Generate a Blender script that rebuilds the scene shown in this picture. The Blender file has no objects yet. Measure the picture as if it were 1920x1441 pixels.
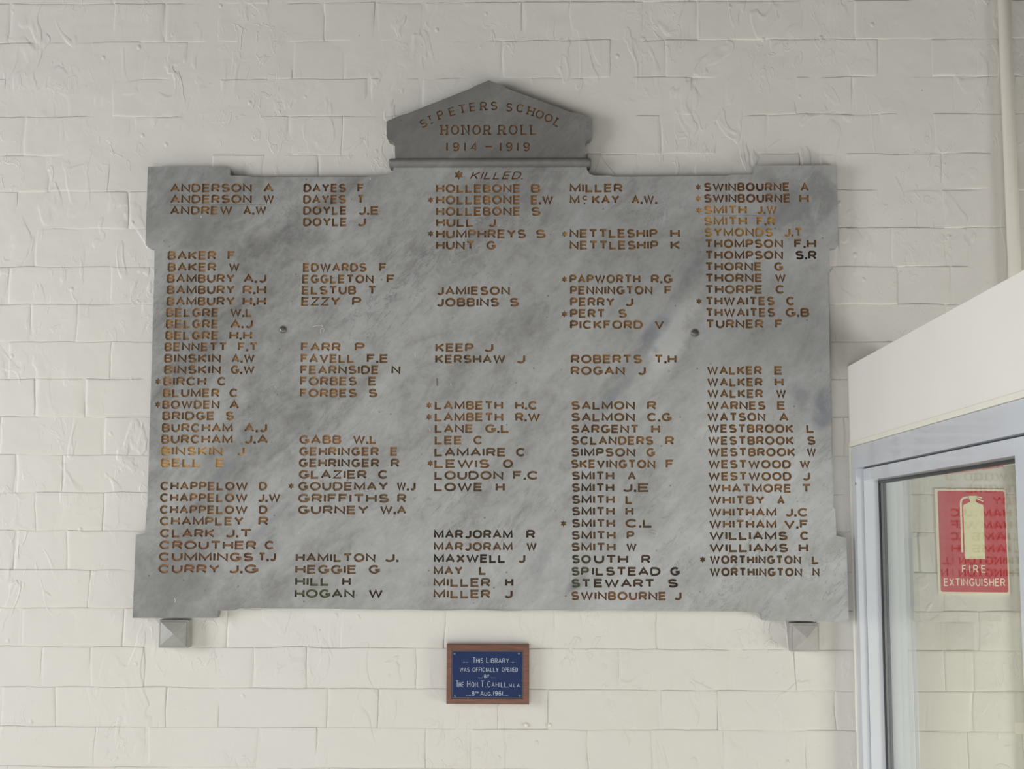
import bpy, math, random
from mathutils import Vector, Matrix, noise
from mathutils.geometry import delaunay_2d_cdt, tessellate_polygon

random.seed(7)
C = bpy.context.scene.collection

# ------------------------------------------------------------------ camera
F = 2500.0                       # focal length in pixels of the 1920 px wide frame
D, EYE = 2.95, 1.85
CAM = Vector((0, -D, EYE))
Yc = Vector((49 / F, -(1005 - 720.5) / F, 1.0)).normalized()      # world +y seen in (right, up, forward)
Xc = Vector((1.0, -0.0030, 0.0))
Xc = (Xc - Yc * Xc.dot(Yc)).normalized()
Zc = Xc.cross(Yc)
if Zc.y < 0: Zc = -Zc
def world_dir(r, u, f):
    v = Vector((r, u, f))
    return Vector((v.dot(Xc), v.dot(Yc), v.dot(Zc)))
cd = bpy.data.cameras.new('camera'); cam = bpy.data.objects.new('camera', cd); C.objects.link(cam)
r_, u_, b_ = world_dir(1, 0, 0), world_dir(0, 1, 0), world_dir(0, 0, -1)
cam.matrix_world = Matrix(((r_.x, u_.x, b_.x, CAM.x), (r_.y, u_.y, b_.y, CAM.y), (r_.z, u_.z, b_.z, CAM.z), (0, 0, 0, 1)))
cd.sensor_width = 36; cd.lens = 36 * F / 1920; cd.clip_start = 0.05
bpy.context.scene.camera = cam
def ray(px, py): return world_dir((px - 960) / F, (720.5 - py) / F, 1.0)
def W(px, py, y=0.0):            # point of the plane y = const
    d = ray(px, py); t = (y - CAM.y) / d.y
    return CAM + d * t
def U(px, py, x):                # point of the plane x = const
    d = ray(px, py); t = (x - CAM.x) / d.x
    return CAM + d * t

# ------------------------------------------------------------------ light
sc = bpy.context.scene
w = bpy.data.worlds.new('world'); sc.world = w; w.use_nodes = True
bg = w.node_tree.nodes['Background']; bg.inputs[0].default_value = (0.86, 0.93, 1.0, 1); bg.inputs[1].default_value = 0.9
def area(name, loc, target, sx, sy, power, col):
    ld = bpy.data.lights.new(name, 'AREA'); ld.shape = 'RECTANGLE'; ld.size = sx; ld.size_y = sy
    ld.energy = power; ld.color = col
    o = bpy.data.objects.new(name, ld); C.objects.link(o); o.location = loc
    d = Vector(target) - Vector(loc)
    o.rotation_euler = d.to_track_quat('-Z', 'Y').to_euler()
    return o
WIN = [(-3.2, -1.3)]                                                # window opening in the left wall (y range)
SILL, HEAD = 1.15, 2.9
BWX, BWZ = (-2.0, 2.5), (.12, 1.45)                                  # unseen low opening behind the camera, added for the fill lamp
area('window_daylight', (-3.55, -2.25, (SILL + HEAD) / 2), (0, -2.25, (SILL + HEAD) / 2), 1.9, HEAD - SILL, 80, (0.975, 0.985, 1.0))
area('low_fill_light', (sum(BWX) / 2, -3.62, sum(BWZ) / 2), (sum(BWX) / 2, 0, sum(BWZ) / 2), BWX[1] - BWX[0], BWZ[1] - BWZ[0], 27, (1.0, 0.975, 0.955))  # added low fill, unseen, brightens the lower part of the wall
area('side_room_fill_light', (2.55, -1.05, .85), (1.2, -0.45, 1.0), 1.1, 1.0, 42, (1.0, 0.985, 0.95))  # added fill lamp, unseen, brightens the wall behind the glass
sc.view_settings.view_transform = 'Standard'; sc.view_settings.look = 'None'
sc.view_settings.gamma = 1; sc.view_settings.use_curve_mapping = False
sc.view_settings.exposure = 0.12
sc.cycles.use_denoising = True
sc.cycles.max_bounces = 10; sc.cycles.diffuse_bounces = 6

# ------------------------------------------------------------------ helpers
def s2l(c):
    return tuple(((v / 255) / 12.92 if v / 255 <= .04045 else ((v / 255 + .055) / 1.055) ** 2.4) for v in c[:3]) + (1,)
class N:                         # small node helper
    def __init__(s, name):
        s.m = bpy.data.materials.new(name); s.m.use_nodes = True; s.t = s.m.node_tree
        s.b = s.t.nodes['Principled BSDF']
    def n(s, typ, **kw):
        o = s.t.nodes.new(typ)
        for k, v in kw.items(): setattr(o, k, v)
        return o
    def l(s, a, b): s.t.links.new(a, b)
    def pos(s, rot=(0, 0, 0), scale=(1, 1, 1)):
        g = s.n('ShaderNodeNewGeometry'); a = s.n('ShaderNodeMapping'); m = s.n('ShaderNodeMapping')
        a.inputs['Rotation'].default_value = rot; m.inputs['Scale'].default_value = scale          # turn first, then stretch
        s.l(g.outputs['Position'], a.inputs['Vector']); s.l(a.outputs[0], m.inputs['Vector']); return m.outputs[0]
    def noise(s, vec, scale, detail=4, rough=.5, dist=0):
        o = s.n('ShaderNodeTexNoise'); o.inputs['Scale'].default_value = scale; o.inputs['Detail'].default_value = detail
        o.inputs['Roughness'].default_value = rough; o.inputs['Distortion'].default_value = dist
        s.l(vec, o.inputs['Vector']); return o.outputs['Fac']
    def ramp(s, fac, stops, interp='LINEAR'):
        o = s.n('ShaderNodeValToRGB'); cr = o.color_ramp; cr.interpolation = interp
        while len(cr.elements) > 1: cr.elements.remove(cr.elements[0])
        cr.elements[0].position = stops[0][0]; cr.elements[0].color = stops[0][1]
        for p, c in stops[1:]:
            e = cr.elements.new(p); e.color = c
        s.l(fac, o.inputs[0]); return o.outputs[0]
    def math(s, op, a=None, b=None, clamp=False):
        o = s.n('ShaderNodeMath', operation=op, use_clamp=clamp)
        for i, v in enumerate((a, b)):
            if v is None: continue
            if isinstance(v, (int, float)): o.inputs[i].default_value = v
            else: s.l(v, o.inputs[i])
        return o.outputs[0]
    def mix(s, fac, a, b, mode='MIX'):
        o = s.n('ShaderNodeMix', data_type='RGBA', blend_type=mode)
        for i, v in ((0, fac), (6, a), (7, b)):
            if isinstance(v, (int, float)): o.inputs[i].default_value = v
            elif isinstance(v, tuple): o.inputs[i].default_value = v
            else: s.l(v, o.inputs[i])
        return o.outputs[2]
    def bump(s, h, strength, dist, prev=None):
        o = s.n('ShaderNodeBump'); o.inputs['Strength'].default_value = strength; o.inputs['Distance'].default_value = dist
        s.l(h, o.inputs['Height'])
        if prev: s.l(prev, o.inputs['Normal'])
        s.l(o.outputs[0], s.b.inputs['Normal']); return o.outputs[0]
    def set(s, col=None, rough=None, metal=None, spec=None):
        if col is not None:
            if isinstance(col, tuple): s.b.inputs['Base Color'].default_value = col
            else: s.l(col, s.b.inputs['Base Color'])
        if rough is not None:
            if isinstance(rough, (int, float)): s.b.inputs['Roughness'].default_value = rough
            else: s.l(rough, s.b.inputs['Roughness'])
        if metal is not None: s.b.inputs['Metallic'].default_value = metal
        if spec is not None: s.b.inputs['Specular IOR Level'].default_value = spec
        return s.m
G = lambda v: (v, v, v, 1)

def mesh_obj(name, verts, faces, mats, parent=None, smooth=False, mi=None):
    me = bpy.data.meshes.new(name); me.from_pydata([tuple(v) for v in verts], [], faces)
    for m in (mats if isinstance(mats, (list, tuple)) else [mats]): me.materials.append(m)
    if mi: me.polygons.foreach_set('material_index', mi)
    if smooth: me.polygons.foreach_set('use_smooth', [True] * len(faces))
    me.validate(); me.update()
    o = bpy.data.objects.new(name, me); C.objects.link(o)
    if parent: o.parent = parent
    return o
def empty(name, parent=None):
    o = bpy.data.objects.new(name, None); C.objects.link(o); o.empty_display_size = .05
    if parent: o.parent = parent
    return o
def tag(o, label=None, cat=None, group=None, kind=None):
    for k, v in (('label', label), ('category', cat), ('group', group), ('kind', kind)):
        if v: o[k] = v
    return o
class MB:
    def __init__(s): s.v, s.f = [], []
    def add(s, v, f):
        k = len(s.v); s.v += [Vector(p) for p in v]; s.f += [tuple(i + k for i in q) for q in f]
    def box(s, x0, x1, y0, y1, z0, z1, b=0.0):
        """box with all edges chamfered by b"""
        if b <= 0:
            s.add([(x, y, z) for x in (x0, x1) for y in (y0, y1) for z in (z0, z1)],
                  [(0, 1, 3, 2), (4, 6, 7, 5), (0, 4, 5, 1), (2, 3, 7, 6), (0, 2, 6, 4), (1, 5, 7, 3)]); return
        import bmesh
        bm = bmesh.new()
        r = bmesh.ops.create_cube(bm, size=1)
        for v in r['verts']:
            v.co = Vector(((x0 + x1) / 2 + v.co.x * (x1 - x0), (y0 + y1) / 2 + v.co.y * (y1 - y0), (z0 + z1) / 2 + v.co.z * (z1 - z0)))
        bmesh.ops.bevel(bm, geom=bm.edges[:], offset=b, segments=2, profile=.5, affect='EDGES')
        bm.verts.index_update()
        s.add([v.co.copy() for v in bm.verts], [tuple(v.index for v in f.verts) for f in bm.faces]); bm.free()
    def lathe(s, prof, centre, axis='y', n=24, cap=True):
        """profile of (radius, height along axis)"""
        vs = []
        for r, h in prof:
            for i in range(n):
                a = 2 * math.pi * i / n
                c_, s_ = r * math.cos(a), r * math.sin(a)
                vs.append(Vector(centre) + (Vector((c_, h, s_)) if axis == 'y' else Vector((c_, s_, h)) if axis == 'z' else Vector((h, c_, s_))))
        fs = []
        for k in range(len(prof) - 1):
            for i in range(n):
                j = (i + 1) % n; fs.append((k * n + i, k * n + j, (k + 1) * n + j, (k + 1) * n + i))
        if cap: fs.append(tuple(range(n))); fs.append(tuple((len(prof) - 1) * n + i for i in range(n)))
        s.add(vs, fs)
    def build(s, name, mats, parent=None, smooth=False):
        import bmesh
        o = mesh_obj(name, s.v, s.f, mats, parent, smooth)
        bm = bmesh.new(); bm.from_mesh(o.data); bmesh.ops.recalc_face_normals(bm, faces=bm.faces[:]); bm.to_mesh(o.data); bm.free()
        return o

# ------------------------------------------------------------------ materials
def paint_wall_material(name='cream_wall_paint'):
    m = N(name)
    p = m.pos()
    big = m.noise(p, 1.3, 3, .55)
    mid = m.noise(p, 9, 4, .6)
    c = m.ramp(big, [(.3, (.712, .686, .630, 1)), (.55, (.722, .699, .652, 1)), (.75, (.715, .700, .668, 1))])
    c = m.mix(m.ramp(mid, [(.45, G(0)), (.75, G(.16))]), c, (.65, .63, .575, 1))
    speck = m.n('ShaderNodeTexVoronoi', feature='F1'); speck.inputs['Scale'].default_value = 9; m.l(p, speck.inputs['Vector'])
    c = m.mix(m.ramp(speck.outputs['Distance'], [(.0, G(.55)), (.016, G(.5)), (.022, G(0))]), c, (.32, .29, .25, 1))
    m.set(c, .42, 0, .45)
    # thick brush-painted relief: soft swells, ragged paint ridges, drips and little nibs
    swell = m.noise(p, 14, 2, .5)
    b1 = m.bump(swell, .5, .006)
    warp = m.pos(scale=(1, 1, .55))
    rid = m.noise(warp, 15, 2, .5, .8)
    edge = m.ramp(rid, [(.0, G(0)), (.54, G(0)), (.575, G(.8)), (.60, G(1)), (.66, G(.6)), (.8, G(.45))])
    patch = m.ramp(m.noise(p, 4.2, 2), [(.44, G(0)), (.62, G(1))])
    b2 = m.bump(m.math('MULTIPLY', edge, patch), .6, .0024, b1)
    rid2 = m.noise(warp, 40, 2, .5, 1.0)
    edge2 = m.ramp(rid2, [(0, G(0)), (.57, G(0)), (.615, G(1)), (.68, G(.4)), (1, G(.3))])
    patch2 = m.ramp(m.noise(p, 5.3, 3), [(.50, G(0)), (.66, G(1))])
    b3 = m.bump(m.math('MULTIPLY', edge2, patch2), .6, .0014, b2)
    nib = m.n('ShaderNodeTexVoronoi', feature='F1'); nib.inputs['Scale'].default_value = 24; nib.inputs['Randomness'].default_value = 1
    m.l(m.pos(rot=(0, .3, 0), scale=(1, 1, .8)), nib.inputs['Vector'])
    sel = m.n('ShaderNodeSeparateColor'); m.l(nib.outputs['Color'], sel.inputs[0])
    nibh = m.math('MULTIPLY', m.ramp(nib.outputs['Distance'], [(0, G(1)), (.05, G(.9)), (.13, G(0))]), m.math('GREATER_THAN', sel.outputs[0], .72))
    b4 = m.bump(nibh, .8, .0018, b3)
    m.bump(m.noise(p, 150, 3, .6), .10, .0010, b4)
    return m.m
M = {}
M['wall'] = paint_wall_material()

def stone_material(name, dark, mid, light, blobs=True, rough=.46):
    m = N(name)
    g = m.n('ShaderNodeNewGeometry'); P = g.outputs['Position']
    sep = m.n('ShaderNodeSeparateXYZ'); m.l(P, sep.inputs[0])
    # veins run steeply up to the right
    v1 = m.pos(rot=(0, math.radians(-42), 0), scale=(2.4, 2, .9))
    n1 = m.noise(v1, 3.1, 6, .62, .35)
    n2 = m.noise(m.pos(rot=(0, math.radians(-45), 0), scale=(2.4, 2, 1.2)), 13, 6, .70, .6)
    n3 = m.noise(m.pos(), 46, 5, .7)
    f = m.math('ADD', m.math('MULTIPLY', n1, .46), m.math('ADD', m.math('MULTIPLY', n2, .34), m.math('MULTIPLY', n3, .20)))
    # paler to the right and downwards: stone tone plus glossy sheen put into colour
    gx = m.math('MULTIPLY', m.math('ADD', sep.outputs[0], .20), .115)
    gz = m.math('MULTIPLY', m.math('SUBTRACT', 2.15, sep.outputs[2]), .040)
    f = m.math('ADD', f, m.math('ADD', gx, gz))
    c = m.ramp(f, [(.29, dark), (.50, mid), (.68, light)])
    # thin dark crooked veins
    vv = m.noise(m.pos(rot=(0, math.radians(-40), 0), scale=(3.4, 2, .8)), 5.5, 5, .7, 1.1)
    vein = m.ramp(vv, [(.485, G(0)), (.5, G(.55)), (.515, G(0))])
    vmask = m.ramp(m.noise(m.pos(), 3.1, 3), [(.46, G(0)), (.68, G(1))])
    c = m.mix(m.math('MULTIPLY', vein, vmask), c, (.09, .095, .11, 1))
    if blobs:
        dn = m.noise(m.pos(), 16, 5, .65, .4)
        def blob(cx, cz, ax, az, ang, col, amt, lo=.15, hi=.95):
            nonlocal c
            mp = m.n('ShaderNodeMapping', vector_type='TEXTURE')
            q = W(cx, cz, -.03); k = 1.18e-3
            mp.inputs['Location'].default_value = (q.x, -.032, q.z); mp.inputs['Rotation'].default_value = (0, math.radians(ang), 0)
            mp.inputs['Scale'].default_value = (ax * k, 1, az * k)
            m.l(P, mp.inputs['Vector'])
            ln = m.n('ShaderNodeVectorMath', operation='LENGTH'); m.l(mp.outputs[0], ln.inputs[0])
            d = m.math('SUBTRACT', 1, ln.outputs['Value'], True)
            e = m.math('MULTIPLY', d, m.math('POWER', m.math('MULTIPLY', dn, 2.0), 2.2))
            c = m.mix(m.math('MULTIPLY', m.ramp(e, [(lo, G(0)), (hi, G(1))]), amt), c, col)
        pale = (.58, .58, .575, 1); blue = (.19, .205, .24, 1); soot = (.14, .14, .14, 1)
        blob(1262, 625, 46, 105, 28, pale, .7, .2, .6); blob(1300, 590, 16, 60, 20, pale, .5)
        blob(1225, 700, 34, 90, 42, pale, .35); blob(1330, 720, 50, 150, 18, pale, .3)
        blob(1212, 640, 22, 130, 40, blue, .65); blob(1150, 740, 18, 90, 45, blue, .5)
        blob(1295, 505, 26, 90, 30, blue, .45); blob(1545, 765, 30, 60, 10, blue, .75)
        blob(1500, 745, 40, 30, 60, blue, .45); blob(1440, 420, 20, 110, 40, blue, .45)
        blob(1075, 1100, 14, 44, 48, soot, .75); blob(420, 880, 14, 90, 42, blue, .5)
        blob(500, 985, 14, 80, 46, blue, .4); blob(1010, 1070, 26, 60, 30, blue, .35)
        blob(1330, 470, 16, 60, 40, soot, .3); blob(1170, 560, 16, 60, 40, blue, .35)
        blob(1095, 830, 26, 120, 35, blue, .22); blob(1385, 930, 26, 110, 30, blue, .25)
        blob(590, 1105, 70, 40, 0, (.20, .21, .16, 1), .4)
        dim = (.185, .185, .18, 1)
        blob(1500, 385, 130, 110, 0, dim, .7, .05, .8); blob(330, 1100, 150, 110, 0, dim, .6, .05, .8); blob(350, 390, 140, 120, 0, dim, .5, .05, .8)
    # pits
    sp = m.n('ShaderNodeTexVoronoi', feature='F1'); sp.inputs['Scale'].default_value = 34; m.l(m.pos(), sp.inputs['Vector'])
    pit = m.ramp(sp.outputs['Distance'], [(0, G(.7)), (.05, G(.55)), (.085, G(0))])
    c = m.mix(m.math('MULTIPLY', pit, m.ramp(n2, [(.42, G(0)), (.55, G(1))])), c, (.05, .05, .05, 1))
    m.set(c, m.ramp(n2, [(.3, G(rough + .08)), (.7, G(rough - .06))]), 0, .5)
    m.bump(n3, .06, .001)
    return m.m
M['marble'] = stone_material('grey_marble', (.145, .143, .137, 1), (.345, .345, .338, 1), (.48, .483, .485, 1))
M['marble_dark'] = stone_material('dark_grey_marble', (.135, .132, .124, 1), (.205, .202, .192, 1), (.30, .297, .287, 1), False)
M['boss_l'] = stone_material('greenish_grey_stone', (.25, .245, .22, 1), (.36, .355, .325, 1), (.48, .475, .45, 1), False, .35)
M['boss_r'] = stone_material('pinkish_grey_stone', (.27, .245, .225, 1), (.36, .34, .32, 1), (.46, .44, .425, 1), False, .5)

def letter_material(name, a, b):
    m = N(name)
    f = m.noise(m.pos(), 60, 3, .6); f2 = m.noise(m.pos(), 7, 2, .5)
    c = m.ramp(m.math('ADD', m.math('MULTIPLY', f, .6), m.math('MULTIPLY', f2, .4)), [(.36, s2l(a)), (.60, s2l(b))])
    return m.set(c, .6, 0, .3)
M['o'] = letter_material('ochre_letter_paint', (108, 82, 56), (162, 126, 84))
M['r'] = letter_material('red_ochre_letter_paint', (102, 72, 52), (152, 114, 80))
M['g'] = letter_material('gold_letter_paint', (158, 124, 72), (204, 164, 98))
M['b'] = letter_material('brown_letter_paint', (86, 70, 54), (140, 112, 80))
M['d'] = letter_material('dark_worn_letter_paint', (46, 42, 36), (98, 80, 62))
M['e'] = letter_material('greenish_worn_letter_paint', (62, 64, 50), (104, 104, 78))

def plain(name, col, rough=.4, metal=0, spec=.5, var=.06, scale=30, bump=.03):
    m = N(name); c = s2l(col)
    f = m.noise(m.pos(), scale, 3, .6)
    dk = tuple(v * (1 - var) for v in c[:3]) + (1,); lt = tuple(min(1, v * (1 + var)) for v in c[:3]) + (1,)
    m.set(m.ramp(f, [(.3, dk), (.7, lt)]), rough, metal, spec)
    if bump: m.bump(f, bump, .001)
    return m.m
M['panel'] = plain('white_panel_paint', (242, 239, 233), .55, 0, .3, .015, 4, .01)
M['bead'] = plain('cream_bead_paint', (242, 239, 226), .5, 0, .4, .02, 12, .05)
M['alu'] = plain('pale_grey_powder_coat', (208, 212, 218), .07, 0, .5, .02, 5, 0)
M['gap'] = plain('dark_gap', (88, 90, 94), .6, 0, .3, .05, 30, 0)
M['rubber'] = plain('black_rubber_gasket', (34, 35, 39), .35, 0, .5, .1, 40, .02)
M['pipe'] = plain('cream_pipe_paint', (238, 232, 220), .35, 0, .5, .02, 8, .02)
M['wood'] = plain('red_brown_varnished_wood', (128, 80, 60), .4, 0, .5, .1, 30, .04)
M['steel'] = plain('dull_steel_screw', (120, 118, 112), .4, .7, .5, .12, 200, .05)
M['slot'] = plain('dark_screw_slot', (45, 44, 42), .7, 0, .2, .1, 90, 0)
M['halo'] = plain('pale_scuffed_marble_ring', (134, 134, 130), .6, 0, .3, .1, 200, 0)
M['screw'] = plain('tarnished_plate_screw', (96, 112, 120), .45, .4, .5, .1, 200, .02)
M['blue'] = plain('navy_blue_enamel_plate', (28, 46, 90), .5, 0, .25, .06, 80, .02)
M['lettering'] = plain('pale_silver_lettering', (196, 206, 216), .5, 0, .4, .04, 80, 0)
M['plate_edge'] = plain('pale_plate_edge', (150, 152, 165), .4, 0, .4, .05, 80, 0)
M['sign_cream'] = plain('photoluminescent_cream_vinyl', (236, 230, 192), .4, 0, .4, .01, 20, 0)
M['sign_border'] = plain('cream_sign_border', (244, 232, 206), .4, 0, .4, .01, 20, 0)
M['sign_red'] = plain('sign_red_vinyl', (198, 46, 62), .35, 0, .4, .02, 20, 0)
M['chip'] = plain('white_scratch', (196, 196, 190), .6, 0, .3, .02, 40, 0)
M['scar'] = plain('brown_tool_mark', (120, 112, 104), .6, 0, .3, .05, 60, 0)
M['floor'] = plain('pale_floor', (222, 218, 209), .5, 0, .4, .05, 3, .02)
M['ceiling'] = plain('grey_ceiling', (96, 95, 92), .8, 0, .2, .02, 3, .02)
M['plaster'] = plain('grey_plain_wall', (150, 148, 144), .7, 0, .3, .03, 3, .05)
def wood_grain():
    m = N('reddish_timber'); p = m.pos(scale=(1, 1, 1))
    w1 = m.noise(m.pos(scale=(2, 2, 26)), 14, 4, .6, .3)
    c = m.ramp(w1, [(.3, s2l((88, 54, 40))), (.5, s2l((114, 72, 54))), (.7, s2l((130, 84, 64)))])
    m.set(c, .38, 0, .5); m.bump(w1, .08, .001); return m.m
M['wood'] = wood_grain()
def glass_material():
    m = N('clear_pane_glass')
    t = m.t; t.nodes.remove(m.b)
    out = [n for n in t.nodes if n.type == 'OUTPUT_MATERIAL'][0]
    tr = m.n('ShaderNodeBsdfTransparent'); tr.inputs[0].default_value = (.955, .965, .925, 1)
    gl = m.n('ShaderNodeBsdfGlossy'); gl.inputs['Roughness'].default_value = .0
    fr = m.n('ShaderNodeFresnel'); gg = m.n('ShaderNodeNewGeometry')      # thin pane: both skins reflect as air-to-glass
    m.l(m.math('ADD', 1.5, m.math('MULTIPLY', gg.outputs['Backfacing'], 1 / 1.5 - 1.5)), fr.inputs[0])
    mx = m.n('ShaderNodeMixShader')
    m.l(fr.outputs[0], mx.inputs[0]); m.l(tr.outputs[0], mx.inputs[1]); m.l(gl.outputs[0], mx.inputs[2]); m.l(mx.outputs[0], out.inputs[0])
    return m.m
M['glass'] = glass_material()

# ------------------------------------------------------------------ room shell
def struct(o, label=None): o['kind'] = 'structure'; return o
XL, XR, YB, YF, H = -3.6, 2.6, -3.7, 0.0, 3.75
b = MB(); b.box(XL - .2, XR + .2, YB - .2, .25, -.12, 0); struct(b.build('floor', M['floor']))
b = MB(); b.box(XL - .2, XR + .2, YB - .2, .25, H, H + .12); struct(b.build('ceiling', M['ceiling']))
b = MB()
for x0_, x1_, z0_, z1_ in ((XL - .2, BWX[0], 0, H), (BWX[1], XR + .2, 0, H), (BWX[0], BWX[1], 0, BWZ[0]), (BWX[0], BWX[1], BWZ[1], H)):
    b.box(x0_, x1_, YB - .2, YB, z0_, z1_)
struct(b.build('wall_behind', M['plaster']))
b = MB(); b.box(XR, XR + .2, YB, .25, 0, H); struct(b.build('wall_far_right', M['plaster']))
b = MB()
ys = [YB] + [v for w_ in sorted(WIN) for v in w_] + [.25]
for i in range(0, len(ys), 2): b.box(XL - .2, XL, ys[i], ys[i + 1], 0, H)
for y0, y1 in WIN: b.box(XL - .2, XL, y0, y1, 0, SILL); b.box(XL - .2, XL, y0, y1, HEAD, H)
struct(b.build('wall_left', M['plaster']))

# brick back wall ------------------------------------------------------------
ROWS = [-139, -67, 5, 77, 147, 217, 290, 358, 428, 500, 570, 641, 711, 782, 854, 925, 996, 1070, 1142, 1215, 1291, 1366, 1441, 1516, 1592]
JOINTS = {  # course (index of its top line in ROWS) -> pixel x of the vertical joints one can make out
 1: [212, 412, 700, 1190, 1600],
 2: [310, 408, 610, 705, 1070, 1206, 1307, 1506],
 3: [77, 266, 352, 548, 842, 1144, 1248, 1446, 1643, 1745],
 4: [107, 213, 411, 505, 692, 1298, 1492, 1597, 1795],
 5: [47, 247, 343, 543, 641, 1340, 1440, 1650, 1752],
 6: [94, 204, 400, 498, 1198, 1300, 1500, 1765],
 7: [35, 243, 1650, 1765],
 8: [68, 165, 1672, 1772],
 9: [17, 207, 1780],
 10: [60, 145, 1670, 1772],
 11: [15, 209, 1735], 12: [65, 162], 13: [2, 198], 14: [30, 118], 15: [68, 194], 16: [28, 127],
 17: [-34, 165], 18: [41, 230, 425, 640, 835, 1040, 1230, 1337, 1530],
 19: [80, 170, 270, 475, 575, 780, 1073, 1160, 1370, 1490, 1769, 1825],
 20: [105, 312, 411, 615, 708, 930, 1030, 1240, 1345, 1565, 1825],
 21: [0, 179, 277, 487, 593, 797, 885, 1100, 1220, 1355, 1509],
}
S_, Hd = .236, .117
def fill(a, b, startS):
    g = b - a; best = None
    for st in (startS, not startS):
        for n in range(1, 40):
            k = [S_ if ((i % 2 == 0) == st) else Hd for i in range(n)]
            e = abs(sum(k) - g) / g + (0 if st == startS else .03)
            if best is None or e < best[0]: best = (e, k)
            if sum(k) > g * 1.5: break
    k = best[1]; s = g / sum(k); out = []; x = a
    for v in k: out.append((x, x + v * s)); x += v * s
    return out
bricks = []                       # (x0, x1, z0, z1)
for r in range(len(ROWS) - 1):
    z1, z0 = W(960, ROWS[r]).z, W(960, ROWS[r + 1]).z
    ym = (ROWS[r] + ROWS[r + 1]) / 2
    js = [W(x, ym).x for x in JOINTS.get(r, [random.uniform(0, 60)])]
    js = [js[0] - 1.2] + js + [js[-1] + 1.4]
    # keep the far ends on whole bricks
    row = []; last = random.random() < .5
    for a, b_e in zip(js[:-1], js[1:]):
        seg = fill(a, b_e, not last); row += seg; last = (seg[-1][1] - seg[-1][0]) > .17
    x = row[0][0]
    while x > -2.1: row.insert(0, (x - S_, x)); x -= S_
    x = row[-1][1]
    while x < 2.35: row.append((x, x + S_)); x += S_
    for a, c in row: bricks.append((a, c, z0, z1))
def brick_mesh(x0, x1, z0, z1, rnd):
    """painted brick: softly worn front with a wandering outline, each edge sunk by its own amount, skirts running back into the mortar"""
    g = .0001; P_ = rnd.uniform(.0026, .0040); tilt = rnd.uniform(-.0013, .0013); tz = rnd.uniform(-.0009, .0005)
    rL, rR = [rnd.choice((.5, 1.6, 2.8, 4.0)) * rnd.uniform(.6, 1.1) * .001 for _ in range(2)]
    rT, rB = [rnd.choice((.1, .2, .5, .9)) * rnd.uniform(.6, 1.1) * .001 for _ in range(2)]
    wv = rnd.uniform(.007, .013); wl = rnd.uniform(.0035, .0065); wh = rnd.uniform(.004, .008)
    cx, cz = (x0 + x1) / 2, (z0 + z1) / 2; Lx = x1 - x0; Lz = z1 - z0
    rag = rnd.uniform(.4, 1.3)
    n = 6 if Lx > .17 else 3
    us = [0, .0025, .006, .011] + [.011 + (Lx - .022) * i / (n + 1) for i in range(1, n + 1)] + [Lx - .011, Lx - .006, Lx - .0025, Lx]
    vs = [0, .002, .005, .010] + [.010 + (Lz - .020) * i / 3 for i in range(1, 3)] + [Lz - .010, Lz - .005, Lz - .002, Lz]
    V = []; idx = {}
    f = lambda d, w_: (1 - min(d / w_, 1)) ** 1.6
    for j, v in enumerate(vs):
        for i, u in enumerate(us):
            x = x0 + u; z = z0 + v
            e = min(u, Lx - u, v, Lz - v)
            nv = noise.noise_vector(Vector((x * 18, cx * 3, z * 18)))
            nw = noise.noise(Vector((x * 40, 7.3, z * 40)))
            jt = .35 + 1.5 * abs(noise.noise(Vector((x * 9, 3.1, z * 9))))
            y = -P_ + max(rL * f(u, wl), rR * f(Lx - u, wv), rT * f(Lz - v, wh), rB * f(v, wh)) * jt
            if e < .0001: y += .0003
            dv = noise.noise_vector(Vector((x * 13, 2.2, z * 13))); dw = noise.noise_vector(Vector((x * 42, 5.2, z * 42)))
            X_, Z_ = x, z; x += dv.x * .0050 + dw.x * .0016; z += dv.z * .0028 + dw.z * .0012
            y += -.0007 * nv.y + tilt * (x - cx) / .12 + tz * (z - cz) / .04
            idx[i, j] = len(V); V.append(Vector((x, y, z)))
    Fc = [(idx[i, j], idx[i + 1, j], idx[i + 1, j + 1], idx[i, j + 1]) for j in range(len(vs) - 1) for i in range(len(us) - 1)]
    ring = [idx[i, 0] for i in range(len(us))] + [idx[len(us) - 1, j] for j in range(1, len(vs))] + \
           [idx[i, len(vs) - 1] for i in range(len(us) - 2, -1, -1)] + [idx[0, j] for j in range(len(vs) - 2, 0, -1)]
    k = len(V)
    for q in ring: V.append(Vector((V[q].x, .02, V[q].z)))
    for a in range(len(ring)):
        c = (a + 1) % len(ring); Fc.append((ring[c], ring[a], k + a, k + c))
    return V, Fc
# mortar bed of the wall, painted over with the bricks
nxm, nzm = 220, 130
mx0, mx1, mz0, mz1 = -3.6, 2.6, 0.0, H
V = []; Fm = []
zz0, zz1 = W(960, ROWS[-1]).z, W(960, ROWS[0]).z
for j in range(nzm + 1):
    for i in range(nxm + 1):
        x = mx0 + (mx1 - mx0) * i / nxm; z = mz0 + (mz1 - mz0) * j / nzm
        y = -.0016 - .0013 * min(max((z - 1.75) / .8, 0), 1) + .0019 * noise.noise(Vector((x * 7, 1.7, z * 7))) + .0012 * noise.noise(Vector((x * 24, 4.7, z * 24)))
        V.append(Vector((x, y, z)))
for j in range(nzm):
    for i in range(nxm):
        a = j * (nxm + 1) + i; Fm.append((a, a + 1, a + nxm + 2, a + nxm + 1))
k = len(V)
V += [Vector(p) for p in ((mx0, .02, mz0), (mx1, .02, mz0), (mx1, .02, mz1), (mx0, .02, mz1), (mx0, .22, mz0), (mx1, .22, mz0), (mx1, .22, mz1), (mx0, .22, mz1))]
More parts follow.
